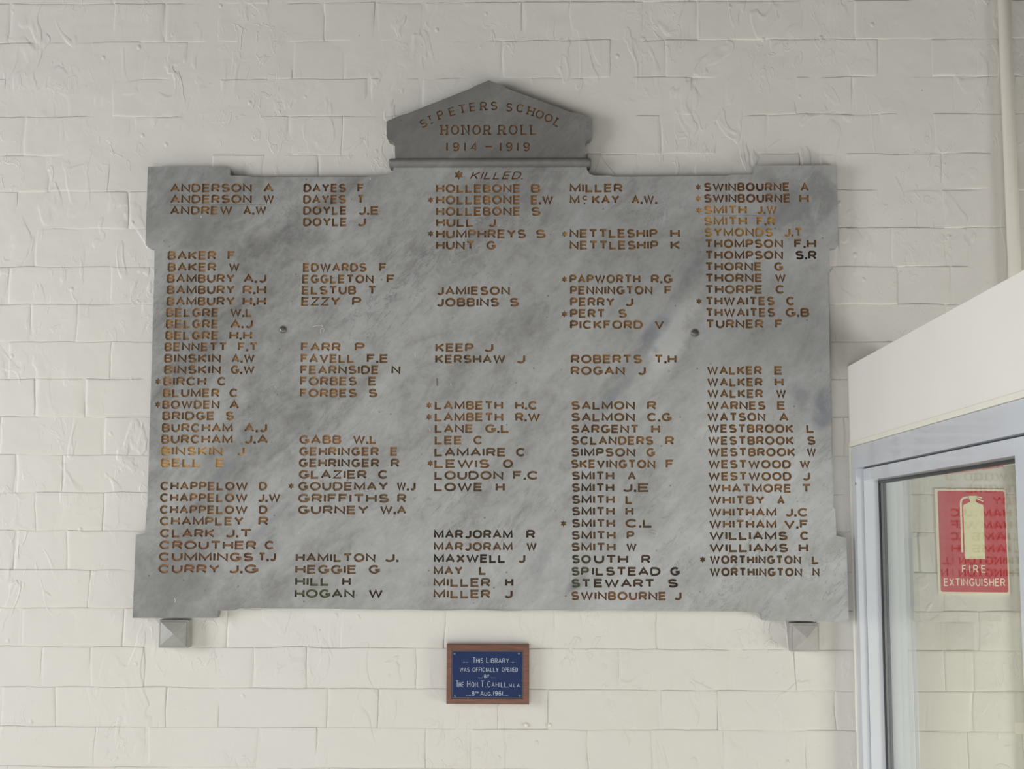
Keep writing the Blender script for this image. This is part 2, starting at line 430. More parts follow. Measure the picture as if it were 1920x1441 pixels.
Fm += [(k, k + 1, k + 2, k + 3), (k + 4, k + 7, k + 6, k + 5), (k, k + 4, k + 5, k + 1), (k + 1, k + 5, k + 6, k + 2), (k + 2, k + 6, k + 7, k + 3), (k + 3, k + 7, k + 4, k)]
wall_back = struct(mesh_obj('wall_back', V, Fm, M['wall'], smooth=True))
vx0, vx1 = W(0, 720).x - .10, W(1920, 720).x + .10
vz0, vz1 = W(960, 1441).z - .05, W(960, 0).z + .05
hx0, hx1 = W(300, 700).x, W(1545, 700).x; hz0, hz1 = W(960, 1130).z, W(960, 345).z
rest = MB(); rnd = random.Random(3); nb = 0
for (a, c, z0, z1) in bricks:
    Vb, Fb = brick_mesh(a, c, z0, z1, rnd)
    seen = c > vx0 and a < vx1 and z1 > vz0 and z0 < vz1
    hidden = a > hx0 and c < hx1 and z0 > hz0 and z1 < hz1
    if seen and not hidden and nb < 298:
        o = mesh_obj('brick', Vb, Fb, M['wall'], wall_back, smooth=True); nb += 1
    else:
        rest.add(Vb, Fb)
o = mesh_obj('outlying_brickwork', rest.v, rest.f, M['wall'], wall_back, smooth=True); o['kind'] = 'stuff'
print('bricks as parts', nb)

# ------------------------------------------------------------------ stroke lettering
def arc(cx, cy, rx, ry, a0, a1, n=10):
    return [(cx + rx * math.cos(math.radians(a0 + (a1 - a0) * i / n)), cy + ry * math.sin(math.radians(a0 + (a1 - a0) * i / n))) for i in range(n + 1)]
def bowl(x0, xs, x1, y0, y1):      # D-shaped bowl from stem x0, straight to xs, out to x1
    return [(x0, y0)] + arc(xs, (y0 + y1) / 2, x1 - xs, (y1 - y0) / 2, -90, 90, 8) + [(x0, y1)]
GL = {
 'A': (1.0, [[(0, 0), (.5, 1), (1, 0)], [(.19, .34), (.81, .34)]]),
 'B': (.82, [[(0, 0), (0, 1)], bowl(0, .68, 1, 0, .53), bowl(0, .64, .93, .53, 1)]),
 'C': (.98, [arc(.52, .5, .52, .5, 42, 318, 16)]),
 'D': (.95, [[(0, 0), (0, 1)], bowl(0, .48, 1, 0, 1)]),
 'E': (.78, [[(1, 0), (0, 0), (0, 1), (1, 1)], [(0, .52), (.9, .52)]]),
 'F': (.72, [[(0, 0), (0, 1), (1, 1)], [(0, .52), (.85, .52)]]),
 'G': (1.0, [arc(.52, .5, .50, .5, 45, 350, 16), [(.58, .42), (1.0, .42), (1.0, .1)]]),
 'H': (.88, [[(0, 0), (0, 1)], [(1, 0), (1, 1)], [(0, .5), (1, .5)]]),
 'I': (0.0, [[(.5, 0), (.5, 1)]]),
 'J': (.72, [[(1, 1), (1, .33)] + arc(.52, .33, .48, .33, 0, -150, 8)]),
 'K': (.88, [[(0, 0), (0, 1)], [(1, 1), (0, .36)], [(.33, .56), (1, 0)]]),
 'L': (.75, [[(0, 1), (0, 0), (1, 0)]]),
 'M': (1.12, [[(0, 0), (0, 1), (.5, .12), (1, 1), (1, 0)]]),
 'N': (.92, [[(0, 0), (0, 1), (1, 0), (1, 1)]]),
 'O': (1.08, [arc(.5, .5, .5, .5, 0, 360, 20)]),
 'P': (.80, [[(0, 0), (0, 1)], bowl(0, .62, 1, .44, 1)]),
 'R': (.86, [[(0, 0), (0, 1)], bowl(0, .62, .97, .46, 1), [(.55, .46), (1, 0)]]),
 'S': (.86, [arc(.5, .745, .45, .255, 28, 180, 8)[:-1] + arc(.5, .745, .45, .235, 180, 270, 5)[:-1] + arc(.5, .255, .5, .255, 90, -152, 12)]),
 'T': (.90, [[(0, 1), (1, 1)], [(.5, 1), (.5, 0)]]),
 'U': (.88, [[(0, 1), (0, .42)] + arc(.5, .42, .5, .42, 180, 360, 10) + [(1, 1)]]),
 'V': (.96, [[(0, 1), (.5, 0), (1, 1)]]),
 'W': (1.42, [[(0, 1), (.26, 0), (.5, .96), (.74, 0), (1, 1)]]),
 'X': (.9, [[(0, 1), (1, 0)], [(0, 0), (1, 1)]]),
 'Y': (.95, [[(0, 1), (.5, .48), (1, 1)], [(.5, .48), (.5, 0)]]),
 'Z': (.86, [[(0, 1), (1, 1), (0, 0), (1, 0)]]),
 '1': (.0, [[(.5, 0), (.5, 1)]]),
 '4': (.62, [[(.72, 0), (.72, 1), (0, .3), (1, .3)]]),
 '6': (.6, [arc(.5, .3, .5, .3, 0, 360, 14), [(.0, .3), (.0, .6)] + arc(.5, .62, .5, .38, 180, 40, 7)]),
 '8': (.6, [arc(.5, .76, .42, .24, 0, 360, 14), arc(.5, .27, .5, .27, 0, 360, 14)]),
 '9': (.6, [arc(.5, .7, .5, .3, 0, 360, 14), [(1.0, .7), (1.0, .4)] + arc(.5, .38, .5, .38, 0, -140, 7)]),
 '.': (-1, []), ',': (-1, []), '-': (.6, [[(0, .5), (1, .5)]]), ' ': (.5, []),
}
SERIF_ENDS = {'P': [(0, 0)], 'E': [], 'T': [(.5, 0)], 'R': [(0, 0), (1, 0)], 'H': [(0, 0), (0, 1), (1, 0), (1, 1)], 'L': [(0, 1)], 'N': [(0, 0), (1, 1), (0, 1)], '1': [], 'I': [(.5, 0), (.5, 1)]}
def ribbon(pts, t):
    """mitred quads along a polyline"""
    closed = len(pts) > 3 and (Vector(pts[0]) - Vector(pts[-1])).length < 1e-6
    P = [Vector(p) for p in (pts[:-1] if closed else pts)]
    n = len(P); L = []; R = []
    for i in range(n):
        a = P[i - 1] if (i > 0 or closed) else None; c = P[(i + 1) % n] if (i < n - 1 or closed) else None
        d1 = (P[i] - a).normalized() if a is not None else None
        d2 = (c - P[i]).normalized() if c is not None else None
        if d1 is None: d1 = d2
        if d2 is None: d2 = d1
        n1 = Vector((-d1.y, d1.x)); n2 = Vector((-d2.y, d2.x)); m = n1 + n2
        m = m.normalized() if m.length > 1e-6 else n1
        k = min(1 / max(m.dot(n1), .2), 1.55)
        L.append(P[i] + m * t / 2 * k); R.append(P[i] - m * t / 2 * k)
    q = []
    for i in range(n if closed else n - 1):
        j = (i + 1) % n; qq = [L[i], L[j], R[j], R[i]]
        sg_ = [(qq[(a + 1) % 4] - qq[a]).cross(qq[(a + 2) % 4] - qq[(a + 1) % 4]) for a in range(4)]
        if not (all(v > 0 for v in sg_) or all(v < 0 for v in sg_)):
            d = (P[j] - P[i]).normalized(); nn = Vector((-d.y, d.x)) * t / 2
            qq = [P[i] + nn, P[j] + nn, P[j] - nn, P[i] - nn]
        q.append(qq)
    return q
def layout(text, x0, x1, h, t, gap=.13):
    """quads (lists of 2D points, metres) of a word that spans x0..x1, cap height h (outer), baseline 0"""
    ws = []
    for ch in text: ws.append(GL[ch][0])
    fixed = 0.0; flex = 0.0
    for i, ch in enumerate(text):
        if ws[i] < 0: fixed += t * 1.1
        else: fixed += t; flex += ws[i] * (h - t)
        if i < len(text) - 1: flex += (gap * h if ws[i] >= 0 and ws[i + 1] >= 0 else gap * .8 * h)
    s = (x1 - x0 - fixed) / flex if flex > 0 else 1
    if s <= 0: s = .3
    x = x0; out = []
    for i, ch in enumerate(text):
        wd = ws[i]
        if wd < 0:
            out.append([Vector((x, 0)), Vector((x + t * 1.1, 0)), Vector((x + t * 1.1, t * 1.1)), Vector((x, t * 1.1))]); x += t * 1.1
            if ch == ',': out.append([Vector((x - t * .6, 0)), Vector((x, 0)), Vector((x - t * .5, -t)), Vector((x - t * .9, -t))])
        else:
            w_ = wd * (h - t) * s
            for pl in GL[ch][1]:
                out += ribbon([(x + t / 2 + px * w_, t / 2 + py * (h - t)) for px, py in pl], t)
            x += w_ + t
        if i < len(text) - 1: x += s * (gap * h if ws[i] >= 0 and ws[i + 1] >= 0 else gap * .8 * h)
    return out
def star(cx, cy, R, n=6, t=None):
    p = [Vector((cx + (R if k % 2 == 0 else R * .55) * math.sin(math.pi * k / n), cy + (R if k % 2 == 0 else R * .55) * math.cos(math.pi * k / n))) for k in range(2 * n)]
    return [p]

# ------------------------------------------------------------------ honour board
YS = -.032                                   # front face of the slab
TH = .0047
board = tag(empty('honor_board'), 'large grey marble honor roll board with a pediment and gilded engraved names on brick wall', 'memorial board')
q0 = W(920, 1150, YS); board.location = (q0.x, 0, q0.z)
def own(o): o.parent = board; o.matrix_parent_inverse = board.matrix_world.inverted(); return o
bpy.context.view_layer.update()
def bobj(name, *a, **k):
    o = mesh_obj(name, *a, **k); o.parent = board; o.matrix_parent_inverse = Matrix.Translation(-board.location); return o
def P2(px, py, y=YS): q = W(px, py, y); return Vector((q.x, q.z))

rects = []                                   # engraved fields of the slab face
front_v, front_f = [], []
def engrave(words, depth=.0034, poly=None, store=None, y=YS, part='engraved_name'):
    """words: list of (quads, material[, part name]). Cuts them into the face inside one convex field and makes the groove meshes"""
    pts = [p for w_ in words for qq in w_[0] for p in qq]
    pad = .0016
    if poly is None:
        x0, x1, z0, z1 = (min(p.x for p in pts) - pad, max(p.x for p in pts) + pad, min(p.y for p in pts) - pad, max(p.y for p in pts) + pad)
        poly = [Vector((x0, z0)), Vector((x1, z0)), Vector((x1, z1)), Vector((x0, z1))]
    x0, z0 = poly[0]; S = 1000.0; full = abs(sum(poly[i].cross(poly[(i + 1) % len(poly)]) for i in range(len(poly)))) / 2
    jr = random.Random(5)
    for attempt in range(30):
        J = 0 if attempt == 0 else .02
        vin = [Vector(((p.x - x0) * S, (p.y - z0) * S)) for p in poly]
        ein = [(i, (i + 1) % len(poly)) for i in range(len(poly))]
        fin = []; fm = []; keys = []; want = 0
        for w_ in words:
            key = (w_[1], w_[2] if len(w_) > 2 else part)
            if key not in keys: keys.append(key)
            for qq in w_[0]:
                a = sum(qq[i].cross(qq[(i + 1) % len(qq)]) for i in range(len(qq)))
                if abs(a) < 1e-9: continue
                want += abs(a) / 2
                seq = qq if a > 0 else qq[::-1]; k = len(vin)
                vin += [Vector(((p.x - x0) * S + jr.uniform(-J, J), (p.y - z0) * S + jr.uniform(-J, J))) for p in seq]
                fin.append(tuple(range(k, k + len(qq)))); fm.append(keys.index(key))
        ov, oe, of, _, _, orf = delaunay_2d_cdt(vin, ein, fin, 1, 1e-4)
        got = 0
        for fi, f in enumerate(of):
            if orf[fi]: got += abs(sum(ov[f[i]].cross(ov[f[(i + 1) % len(f)]]) for i in range(len(f)))) / 2 / S / S
        if got <= want * 1.02 and got > want * .75: break
    else: print('field not clean', part, want, got)
    V3 = [Vector((x0 + v.x / S, y, z0 + v.y / S)) for v in ov]
    k0 = len(store[0]); store[0].extend(V3)
    parts = {}; edges = {}
    for fi, f in enumerate(of):
        if not orf[fi]: store[1].append(tuple(k0 + i for i in f)); continue
        key = keys[fm[orf[fi][0]]]
        for a in range(len(f)):
            i, j = f[a], f[(a + 1) % len(f)]; edges.setdefault((min(i, j), max(i, j)), []).append((i, j, key))
        parts.setdefault(key[1], []).append((f, key))
    names = []
    for pn, fl in parts.items():
        gv, gf, gm, top, bot = [], [], [], {}, {}
        mats = []
        for f, key in fl:
            if key[0] not in mats: mats.append(key[0])
            idx = []
            for i in f:
                if i not in bot: bot[i] = len(gv); gv.append(V3[i] + Vector((0, depth, 0)))
                idx.append(bot[i])
            gf.append(tuple(idx)); gm.append(mats.index(key[0]))
        for e, l in edges.items():
            if len(l) == 1 and l[0][2][1] == pn:
                i, j, key = l[0]
                for q_ in (i, j):
                    if q_ not in top: top[q_] = len(gv); gv.append(V3[q_])
                gf.append((bot[j], bot[i], top[i], top[j])); gm.append(mats.index(key[0]))
        bobj(pn.split('#')[0], gv, gf, [M[m] for m in mats], mi=gm)
    return [p.copy() for p in poly]
CAPH = 16.6
def word(text, px0, px1, pyc, h=CAPH, t=TH, gap=.12, y=YS):
    a = P2(px0, pyc, y); c = P2(px1, pyc, y); top = P2(px0, pyc - h / 2, y).y; bt = P2(px0, pyc + h / 2, y).y
    zc = (a.y + c.y) / 2; hh = top - bt
    return [[Vector((p.x, p.y + zc - hh / 2)) for p in q] for q in layout(text, a.x, c.x, hh, t, gap)]
def starp(px, py, R=6.4, n=6):
    c = P2(px, py); return star(c.x, c.y, R * 1.165e-3, n)
LINES = [
 # column one
 [('ANDERSON',319.3,472.5,352,'o'),('A',493.7,513.3,352,'o')], [('ANDERSON',319.3,472.5,373,'o'),('W',493.7,514.2,373,'o')],
 [('ANDREW',319,436,394,'o'),('A.W',455.8,499.6,394,'o')], [('BAKER',314.4,406,478.5,'o'),('F',426.7,441,478.5,'o')],
 [('BAKER',314.4,406,500.4,'o'),('W',429,449.5,500.4,'o')], [('BAMBURY',313,440.7,521.6,'o'),('A.J',456.4,499.6,521.6,'o')],
 [('BAMBURY',313,440.7,542.8,'o'),('R.H',455,499.6,542.8,'o')], [('BAMBURY',312.4,440.7,564.3,'o'),('H.H',455,499,564.3,'o')],
 [('BELGRE',311.5,410.6,585.6,'o'),('W.L',431.6,473.3,585.6,'o')], [('BELGRE',311,410.6,606.9,'o'),('A.J',431.6,474.2,606.9,'o')],
 [('BELGRE',310,410.6,628.3,'o'),('H.H',430,472.8,628.3,'o')], [('BENNETT',308.5,425.8,649.7,'o'),('F.T',446,483.5,649.7,'o')],
 [('BINSKIN',308,414.4,671.4,'o'),('A.W',434,477.7,671.4,'o')], [('BINSKIN',307.7,414.4,692.6,'o'),('G.W',432.5,477.7,692.6,'o')],
 ['*',296.5,714.7,'r',('BIRCH',306.2,387,714.4,'o'),('C',407.3,424.6,714.4,'o')], [('BLUMER',305.4,412,736.2,'o'),('C',430,447,736.2,'o')],
 ['*',296,758,'r',('BOWDEN',304.3,412,757.9,'o'),('A',430,448.5,757.9,'o')], [('BRIDGE',304.3,402.9,779,'o'),('S',422.8,439.3,779,'o')],
 [('BURCHAM',303.6,436.7,801.4,'o'),('A.J',457.7,501,801.4,'o')], [('BURCHAM',302.5,436.7,822.9,'o'),('J.A',457,503,822.9,'o')],
 [('BINSKIN',302.5,417.6,845,'g'),('J',443.4,458.8,845,'g')], [('BELL',301.8,377.2,867,'g'),('E',404.4,421.3,867,'g')],
 [('CHAPPELOW',300.7,465,910.6,'o'),('D',485.6,501,910.6,'o')], [('CHAPPELOW',300,464.3,932.5,'o'),('J.W',482.7,526,932.5,'o')],
 [('CHAPPELOW',299.6,464.3,955,'o'),('D',485.3,501.8,955,'o')], [('CHAMPLEY',299.6,457,976.4,'o'),('R',484.5,503.6,976.4,'o')],
 [('CLARK',300,403,999,'r'),('J.T',421.3,472.4,999,'r')], [('CROUTHER',298.8,480.8,1021.4,'r'),('C',496.3,515,1021.4,'r')],
 [('CUMMINGS',297.7,475.3,1043.5,'r'),('T.J',484.5,517.6,1043.5,'r')], [('CURRY',297,412.8,1066,'r'),('J.G',427.5,484.5,1066,'r')],
 # column two
 [('DAYES',569,649,352.1,'r'),('F',670,683.3,352.1,'r')], [('DAYES',568.4,649,373.4,'o'),('T',670,682.7,373.4,'o')],
 [('DOYLE',568.4,650.6,394.4,'o'),('J.E',671,711,394.4,'o')], [('DOYLE',568.4,651.2,415.9,'o'),('J',668.7,686.2,415.9,'o')],
 [('EDWARDS',568,687.7,501,'o'),('F',711,725.6,501,'o')], [('EGGLETON',566.7,700.8,522.7,'o'),('F',724.7,741,522.7,'o')],
 [('ELSTUB',566,667.9,543.6,'o'),('T',690,705.8,543.6,'o')], [('EZZY',565,638,564.7,'o'),('P',660,677.5,564.7,'o')],
 [('FARR',564.3,639,650,'o'),('P',665,684,650,'o')], [('FAVELL',563.8,665,671.7,'o'),('F.E',687.7,728.5,671.7,'o')],
 [('FEARNSIDE',563.2,711,693,'o'),('N',733.8,751,693,'b')], [('FORBES',562.5,669.5,714.2,'o'),('E',690.4,706.3,714.2,'o')],
 [('FORBES',562,669.5,736.4,'o'),('S',690.4,708,736.4,'o')], [('GABB',561,640,823.6,'o'),('W.L',661.7,707,823.6,'o')],
 [('GEHRINGER',561,710.7,845.8,'o'),('E',731.6,746.3,845.8,'o')], [('GEHRINGER',560,711.4,867.4,'b'),('R',732.7,749,867.4,'b')],
 [('GLAZIER',560,687.8,889,'b'),('C',708.8,728,889,'b')], ['*',546,910.7,'b',('GOUDEMAY',559,728,911,'b'),('W.J',743.7,779.4,911,'b')],
 [('GRIFFITHS',558.4,729.8,933.5,'b'),('R',744.8,762,933.5,'b')], [('GURNEY',558.4,691.5,955.4,'b'),('W.A',712.5,762,955.4,'b')],
 [('HAMILTON',554.4,704,1044.8,'b'),('J.',719.8,747.4,1044.8,'b')], [('HEGGIE',553.6,669,1066.9,'b'),('G',691,712.5,1066.9,'b')],
 [('HILL',553.3,617.6,1089.5,'e'),('H',641.5,658,1089.5,'d')], [('HOGAN',552.5,664.7,1112.2,'e'),('W',691,718,1112.2,'d')],
 # column three
 [('HOLLEBONE',817.6,976.3,353,'o'),('B',995.4,1013.3,353,'o')], ['*',807.6,374.5,'o',('HOLLEBONE',817.6,976.3,374.4,'o'),('E.W',995.4,1037.5,374.4,'o')],
 [('HOLLEBONE',817.6,976.3,396,'o'),('S',995.7,1014,396,'o')], [('HULL',817.8,889,417,'o'),('J',915,930.2,417,'o')],
 ['*',807.6,438,'o',('HUMPHREYS',817.6,986.3,438.4,'o'),('S',1004,1023.3,438.4,'o')], [('HUNT',817.6,890.4,459.6,'o'),('G',911.7,930,459.6,'o')],
 [('JAMIESON',818.4,956.4,544.8,'o')], [('JOBBINS',817.8,936,566.3,'o'),('S',955,973.5,566.3,'o')],
 [('KEEP',816.4,888,651.3,'o'),('J',906.6,925,651.3,'o')], [('KERSHAW',816,948,672.7,'b'),('J',967.2,984.8,672.7,'o')],
 ['*',804.6,759.4,'o',('LAMBETH',815,943.4,759.4,'o'),('H.C',966,1008.2,759.4,'o')], ['*',804.6,781.3,'o',('LAMBETH',815,943.7,781.5,'o'),('R.W',966,1013,781.5,'o')],
 [('LANE',815,887.6,803,'o'),('G.L',909.3,955.5,803,'o')], [('LEE',815,867,824.7,'o'),('C',887.6,905.4,824.7,'o')],
 [('LAMAIRE',814.5,949,847.2,'b'),('C',967.4,985.9,847.2,'b')], ['*',807,868,'o',('LEWIS',814.5,918,868.9,'o'),('O',942.8,962,868.9,'b')],
 [('LOUDON',814.5,943.7,890.7,'b'),('F.C',962,1010.4,890.7,'b')], [('LOWE',814,905,912.6,'b'),('H',929.4,946.6,912.6,'b')],
 [('MARJORAM',813.5,961.3,1001,'d'),('R',986.8,1003.4,1001,'d')], [('MARJORAM',813.2,961.3,1024,'b'),('W',986.8,1006.6,1024,'b')],
 [('MAXWELL',813.2,948.5,1046.6,'d'),('J',970.5,985.2,1046.6,'b')], [('MAY',813,867.8,1069.1,'b'),('L',898,912.5,1069.1,'b')],
 [('MILLER',812.6,919.8,1091.3,'b'),('H',947,962.6,1091.3,'d')], [('MILLER',812.6,919.8,1112.9,'b'),('J',944.4,961.3,1112.9,'b')],
 # column four
 [('MILLER',1068.2,1167.5,352.2,'o')], [('M',1068.2,1087,373.8,'o'),('C',1092.4,1102.4,371,'o',9),('.',1095,1098.5,380.2,'o',4.4),('KAY',1110,1162,373.8,'o'),('A.W.',1184,1232.4,373.8,'o')],
 ['*',1058.8,438.5,'g',('NETTLESHIP',1068,1233,437.4,'o'),('H',1256.5,1275,437.4,'o')], [('NETTLESHIP',1068,1234.6,459.3,'o'),('K',1257,1276,459.3,'o')],
 ['*',1058.3,523.3,'o',('PAPWORTH',1068,1201,522.6,'o'),('R.G',1220.4,1261.4,522.6,'o')], [('PENNINGTON',1068.8,1223.8,543.8,'o'),('F',1245.7,1260.8,543.8,'o')],
 [('PERRY',1068.8,1152.7,565.7,'o'),('J',1171.2,1187.4,565.7,'o')], ['*',1058.3,588.4,'o',('PERT',1068.8,1134.8,587.3,'o'),('S',1159,1175.5,587.3,'o')],
 [('PICKFORD',1068.8,1205.3,608.4,'o'),('V',1227.3,1245.2,608.4,'o')], [('ROBERTS',1070.2,1204,672.7,'o'),('T.H',1226.7,1268.5,672.7,'o')],
 [('ROGAN',1070.2,1171.8,694.5,'o'),('J',1194.5,1211,694.5,'o')], [('SALMON',1071,1190.8,759.6,'o'),('R',1213,1230.7,759.6,'o')],
 [('SALMON',1071,1190.8,781.7,'o'),('C.G',1213,1259.4,781.7,'o')], [('SARGENT',1070.8,1198,803.8,'o'),('H',1221,1238,803.8,'o')],
 [('SCLANDERS',1070.8,1225.2,825.4,'o'),('R',1247,1264,825.4,'o')], [('SIMPSON',1070.4,1191.7,847.5,'b'),('G',1211.5,1228.4,847.5,'o')],
 [('SKEVINGTON',1070.4,1229,869.5,'o'),('F',1248,1264,869.5,'o')], [('SMITH',1072,1151.8,891.5,'b'),('A',1176.7,1192.3,891.5,'b')],
 [('SMITH',1072,1151.8,913.6,'b'),('J.E',1166,1217.3,913.6,'b')], [('SMITH',1072,1152.8,936,'b'),('L',1172.6,1187,936,'b')],
 [('SMITH',1072,1152.8,958,'b'),('H',1172.6,1187.6,958,'b')], ['*',1056.7,980.9,'b',('SMITH',1072,1153.4,980.6,'b'),('C.L',1172.6,1223.6,980.6,'b')],
 [('SMITH',1071.4,1154.4,1003,'b'),('P',1174.8,1189.5,1003,'b')], [('SMITH',1071,1154.4,1025,'b'),('W',1174,1194,1025,'b')],
 [('SO',1072,1108,1047.8,'e'),('UTH',1113.5,1178,1047.8,'d'),('R',1202.3,1219.8,1047.8,'d')],
 [('SP',1071,1104.5,1070.6,'e'),('ILSTEAD',1110,1238.7,1070.6,'d'),('G',1256.2,1274.7,1070.6,'d')],
 [('ST',1071,1108,1092.9,'e'),('EWART',1113.4,1227.8,1092.9,'d'),('S',1251.4,1271.5,1092.9,'d')], [('SWINBOURNE',1070.4,1249.8,1116.6,'r'),('J',1263,1278,1116.6,'r')],
 # column five
 ['*',1309.3,350.5,'r',('SWINBOURNE',1319.8,1481,350.3,'r'),('A',1500.5,1516.7,350.3,'o')], ['*',1309.3,372,'g',('SWINBOURNE',1319.8,1482.6,371.6,'r'),('H',1498.5,1516.7,371.6,'o')],
 ['*',1310.4,394,'g',('SMITH',1319.8,1400.4,392.9,'g'),('J.W',1418,1457,392.9,'g')], [('SMITH',1319.8,1401,414,'g'),('F.R',1418.6,1454,414,'g')],
 [('SYMONDS',1320.4,1449.9,435.2,'g'),('J.T',1469,1504.8,435.2,'g')], [('THOMPSON',1321.3,1468.4,456.5,'o'),('F.H',1489,1530.4,456.5,'o')],
 [('THOMPSON',1321.8,1468.4,478,'r'),('S.R',1491,1531.2,478,'d')], [('THORNE',1321.8,1428.8,499.5,'o'),('G',1451.3,1468.4,499.5,'o')],
 [('THORNE',1322,1430,520.8,'o'),('W',1453,1473.5,520.8,'o')], [('THORPE',1322,1430,542.2,'o'),('C',1454,1471.5,542.2,'o')],
 ['*',1310.7,564.6,'o',('THWAITES',1322.7,1452.7,564,'o'),('C',1474,1490.5,564,'o')], [('THWAITES',1322.7,1453.6,585.5,'o'),('G.B',1472.6,1517.6,585.5,'o')],
 [('TURNER',1323.2,1431.7,607,'o'),('F',1453,1468.4,607,'o')], [('WALKER',1325.5,1428.5,694,'o'),('E',1451.6,1467.8,694,'o')],
 [('WALKER',1325.7,1430,715.9,'o'),('H',1452.4,1469.3,715.9,'o')], [('WALKER',1326,1430.7,737.5,'o'),('W',1455,1474,737.5,'o')],
 [('WARNES',1325.7,1435.6,759.8,'o'),('E',1457,1473,759.8,'o')], [('WATSON',1326,1435.6,781.5,'o'),('A',1460.7,1478.7,781.5,'o')],
 [('WESTBROOK',1326.9,1488,803.2,'o'),('L',1511.7,1527.4,803.2,'o')], [('WESTBROOK',1327.6,1488.8,825.5,'o'),('S',1513,1529.3,825.5,'o')],
 [('WESTBROOK',1327.6,1491.8,847.2,'o'),('W',1512.4,1530.4,847.2,'o')], [('WESTWOOD',1328,1483,870,'o'),('W',1499.3,1519,870,'o')],
 [('WESTWOOD',1328,1484,892.4,'o'),('J',1503.8,1518.8,892.4,'o')], [('WHATMORE',1328.7,1484,914.9,'o'),('T',1503,1520.7,914.9,'o')],
 [('WHITBY',1328.7,1433.7,937,'o'),('A',1457,1471.2,937,'o')], [('WHITHAM',1329.5,1456,959.9,'o'),('J.C',1471,1516,959.9,'o')],
 [('WHITHAM',1329.5,1456,982.4,'o'),('V.F',1470,1516,982.4,'o')], [('WILLIAMS',1330,1476.8,1003.9,'b'),('C',1500,1517.3,1003.9,'b')],
 [('WILLIAMS',1330,1478,1026.6,'b'),('H',1497.4,1515.4,1026.6,'b')], ['*',1317.5,1048.5,'b',('WORTHINGTON',1330.6,1502.3,1049,'b'),('L',1521.8,1535.7,1049,'b')],
 [('WORTHINGTON',1330.6,1504.2,1071.9,'b'),('N',1523,1536.8,1071.9,'b')],
]
store = ([], [])
for ln in LINES:
    ws = []
    if ln[0] == '*':
        ws.append((starp(ln[1], ln[2]), ln[3], 'engraved_star')); ln = ln[4:]
    for i, e in enumerate(ln):
        ini = i > 0 and len(e) == 5 and (len(e[0]) == 1 or '.' in e[0])
        h = e[5] if len(e) > 5 else CAPH
        t = TH if len(e) <= 5 else .0026
        ws.append((word(e[0], e[1], e[2], e[3], h, t), e[4], 'engraved_initials' if ini else 'engraved_name'))
    rects.append(engrave(ws, store=store))
# "* KILLED." heading, slanted letters and an outlined star
kq = word('KILLED.', 884, 983, 328.8, 14.8, .0028, .24)
zb = P2(930, 328.8).y
kq = [[Vector((p.x + (p.y - zb) * .42, p.y)) for p in q] for q in kq]
rects.append(engrave([(starp(860.2, 327.8, 9.6), 'r', 'engraved_star'), (kq, 'r', 'engraved_heading')], store=store))

# slab outline (front, clockwise from the upper left) with the back outline for the stopped chamfers
FO = [(277.3,312.7,0,0),(427,312.7,0,0),(431.5,317.5,0,0),(432,329,0,0),(466,330,0,0),(474,331.8,0,-2.6),(690,331.6,0,-2.6),(695,329.3,0,0),(724,328.8,0,0),(731,325.5,0,0),(736.5,320,0,0),(739,312,0,0),
      (1099,312,0,0),(1101.5,320,0,0),(1106,326,0,0),(1114,329,0,0),(1143,329,0,0),(1150,331.2,0,-2.6),(1364,329.6,0,-2.6),(1369,327.4,0,0),(1412,327,0,0),(1413.7,310.5,0,0),(1569.6,309.3,0,0),
      (1571.6,458.5,0,0),(1568.8,464,0,0),(1555.5,464.5,0,0),(1555.5,505,0,0),(1552.4,508.5,3.2,0),(1560.8,949,3.2,0),(1566,955,0,0),(1568.5,1004,0,0),(1587,1007.5,0,0),(1591.5,1160,0,0),(1586,1165,0,0),
      (1430,1162.3,0,0),(1428,1150,0,0),(1419,1146.4,0,0),(1404,1146,0,0),(1396,1143.6,0,2.2),(455,1137.4,0,2.6),(449,1140.6,0,0),(440,1143,0,0),(409,1144.5,0,0),(406,1157.8,0,0),(248.5,1157.8,0,0),
      (254.7,1001.5,0,0),(271.5,1000,0,0),(275,953,0,0),(277.4,948,-2.2,0),(290.4,512,-2.2,0),(289.2,506,0,0),(289.6,465.5,0,0),(279,464,0,0),(272.7,458,0,0)]
def slab_from(FO, y, holes, name, st, back_y=-.0064, parent=True):
    fr = [P2(a, b, y) for a, b, _, _ in FO]; mid = [P2(a + da, b + db, y) for a, b, da, db in FO]
    n = len(fr); S = 1000.0
    # front face with rectangular holes for the lettered fields
    vin = [p * S for p in fr]; fin = [tuple(range(n))[::-1]]; 
    area2 = sum(fr[i].x * fr[(i + 1) % n].y - fr[(i + 1) % n].x * fr[i].y for i in range(n))
    if area2 > 0: fin = [tuple(range(n))]
    for pl_ in holes:
        k = len(vin); vin += [p * S for p in pl_]; fin.append(tuple(range(k, k + len(pl_))))
    ov, oe, of, _, _, orf = delaunay_2d_cdt(vin, [], fin, 1, 1e-4)
    V, Fc = st; k0 = len(V); V += [Vector((v.x / S, y, v.y / S)) for v in ov]
    for fi, f in enumerate(of):
        if list(orf[fi]) == [0]: Fc.append(tuple(k0 + i for i in f))
    # edges: tiny arris, stopped chamfer, straight sides back to the wall
    rings = [[Vector((p.x, y, p.y)) for p in fr], [Vector((p.x, y + (.0035 if (FO[i][2] or FO[i][3]) else .0006), p.y)) for i, p in enumerate(mid)], [Vector((p.x, back_y, p.y)) for p in mid]]
    base = len(V)
    for r in rings: V += r
    for r in range(2):
        for i in range(n):
            j = (i + 1) % n; Fc.append((base + r * n + i, base + (r + 1) * n + i, base + (r + 1) * n + j, base + r * n + j))
    Fc.append(tuple(base + 2 * n + i for i in range(n))[::-1])
    return bobj(name, V, Fc, M['marble'])
